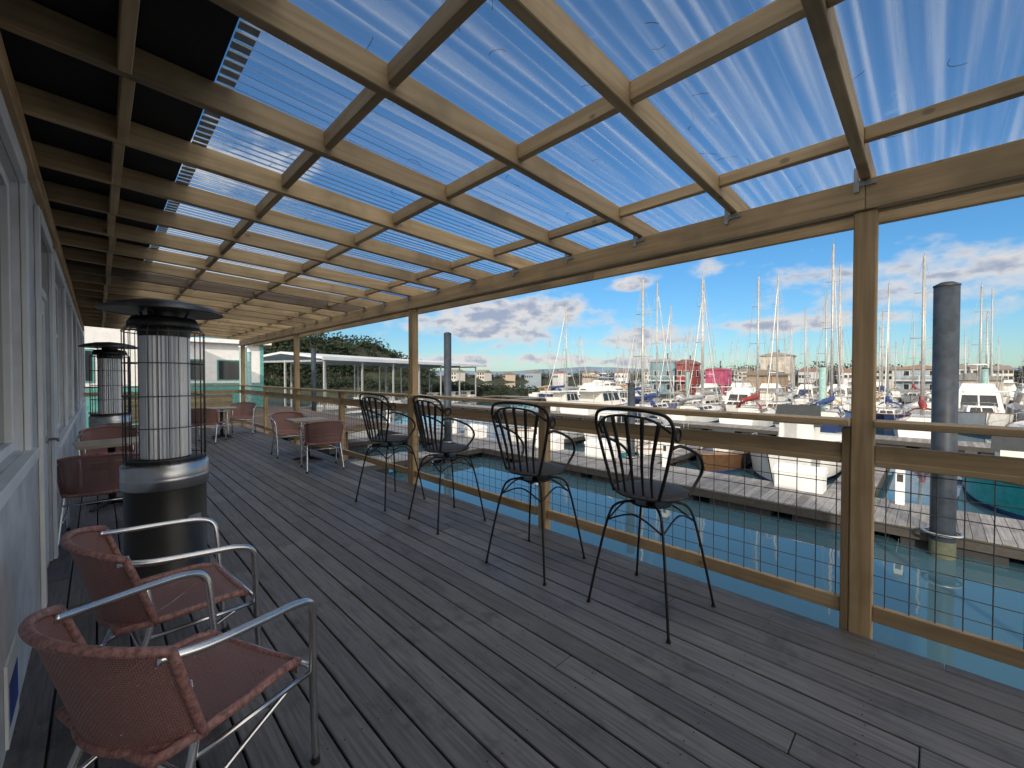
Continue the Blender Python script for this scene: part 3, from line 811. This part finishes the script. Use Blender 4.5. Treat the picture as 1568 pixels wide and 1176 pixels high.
mound('far_shore',[(p[0],p[1],h) for p,h in zip(F,(2,2,1,2,2.5,3,3,3,3))],18,grassM,WZ-1)
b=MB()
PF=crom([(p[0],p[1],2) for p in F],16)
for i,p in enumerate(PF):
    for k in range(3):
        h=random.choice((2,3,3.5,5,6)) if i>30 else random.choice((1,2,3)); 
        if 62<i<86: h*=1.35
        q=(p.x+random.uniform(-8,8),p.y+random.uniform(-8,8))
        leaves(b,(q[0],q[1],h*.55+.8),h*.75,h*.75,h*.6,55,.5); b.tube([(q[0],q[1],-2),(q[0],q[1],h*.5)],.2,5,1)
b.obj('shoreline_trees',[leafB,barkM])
hc=[((.50,.48,.44),(.2,.17,.15)),((.4,.32,.25),(.16,.14,.13)),((.55,.55,.55),(.22,.12,.09)),((.28,.34,.38),(.18,.18,.18))]
for i,p in enumerate(PF):
    if i%5!=2: continue
    w_,h=random.uniform(6,10),random.uniform(3.2,5); wc_,rc=random.choice(hc)
    b=MB(); b.box(-w_/2,w_/2,-4,4,-3,h,0); b.prism([(-4.4,h+.01),(4.4,h+.01),(0,h+1.8)],0,-w_/2-.4,w_/2+.4,1)
    for k in range(4):
        for z in ((1,) if h<4.5 else (.4,2.9)):
            for sd in (-1,1):
                y0,y1=sorted((sd*4.01,sd*4.05)); cx=-w_/2+w_*(k+.5)/4; b.box(cx-.6,cx+.6,y0,y1,z,z+1.4,2)
    b.obj('shore_house',[plain('housewall',wc_,.8),plain('shingle',rc,.9),bglass],loc=(p.x-12,p.y-8,0),rot=random.uniform(-.5,.5)+R(90))
G=[dirp(500,2600),dirp(760,2800),dirp(900,3000),dirp(1150,3000),dirp(1500,2600),dirp(2000,2300)]
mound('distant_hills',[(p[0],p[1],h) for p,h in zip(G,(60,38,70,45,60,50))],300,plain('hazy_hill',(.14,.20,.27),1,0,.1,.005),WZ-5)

shed=empty('covered_boat_shed')
a=Vector(dirp(430,44)+(0,)); c=Vector(dirp(700,76)+(0,)); ax=(c-a); Ls=ax.length; ang=math.atan2(ax.y,ax.x)
T=Matrix.Translation((a.x,a.y,0))@Matrix.Rotation(ang,4,'Z')
b=MB()
b.prism([(-6,3.3),(0,3.95),(6,3.3),(6,3.52),(0,4.17),(-6,3.52)],0,0,Ls,0,T=T)
b.box(0,Ls,-6.04,-6.002,3.2,3.55,0,T=T)
b.obj('roof',[plain('white_metal_roof',(.60,.62,.64),.5,0,.08,.4)],shed)
b=MB(); x=.5
while x<Ls:
    for yy in(-5.7,0,5.7): b.box(x-.08,x+.08,yy-.08,yy+.08,WZ,3.3,0,T=T)
    b.box(x-.06,x+.06,-5.55,5.55,3.05,3.25,0,T=T); x+=5.2
b.obj('posts',[plain('post_grey',(.32,.34,.35),.7)],shed)
b=MB(); b.box(0,Ls,-.8,.8,DZ-.3,DZ,0,T=T); b.box(0,Ls,-6.4,-5.85,DZ-.3,DZ,0,T=T)
b.obj('walkway',[dockM],shed)
for i in range(7):
    t=(i+.6)/7.2; p=T@Vector((Ls*t,-3,0)); inst('motorboat',random.choice([MBt[1],MBt[3]]),(p.x,p.y,WZ),ang+math.pi/2,.5)

ob=empty('marina_office')
def office(x0,x1,y0,y1,h):
    b=MB(); b.box(x0,x1,y0,y1,-.6,h,0); b.box(x0-.4,x1+.4,y0-.5,y1+.4,h+.002,h+.25,0); b.box(x0-.02,x1+.02,y0-.03,y0-.003,-.6,1.1,1)
    for x in (x0+.1,(x0+x1)/2,x1-.1): b.box(x-.1,x+.1,y0-.08,y0-.031,1.101,h,1)
    b.obj('walls_and_roof',[whiteP,teal],ob)
    b=MB(); x=x0+.6
    while x<x1-1.2:
        b.box(x,x+1.2,y0-.06,y0-.035,1.35,2.55,0); b.box(x-.08,x+1.28,y0-.033,y0-.004,1.27,2.63,1)
        if h>5: b.box(x,x+1.2,y0-.06,y0-.035,3.7,4.8,0)
        x+=2.0
    b.box(x1+.004,x1+.04,y0+1,y0+3,1.3,2.5,0)
    b.obj('windows',[bglass,teal],ob)
office(-3,8.2,33,41,3.7); office(-8,1.5,24,31.9,4.4)
b=MB(); b.box(-12,9.5,17.96,44,-.9,-.62); 
for x in range(-10,10,3):
    for y in range(19,44,4): b.tube([(x,y,-4),(x,y,-.9)],.16,8)
b.obj('pier_platform',[wOld],ob)
for x,y in ((5.2,24.5),(6.4,29)):
    b=MB(); b.tube([(0,0,-4),(0,0,3.0)],.17,14,0); b.lathe([(.19,2.98),(.19,3.06),(.02,3.2)],14,1); b.obj('pier_piling',[tealpale,whiteP],loc=(x,y,0))

scene.view_settings.view_transform='Standard'; scene.view_settings.look='None'; scene.view_settings.exposure=0
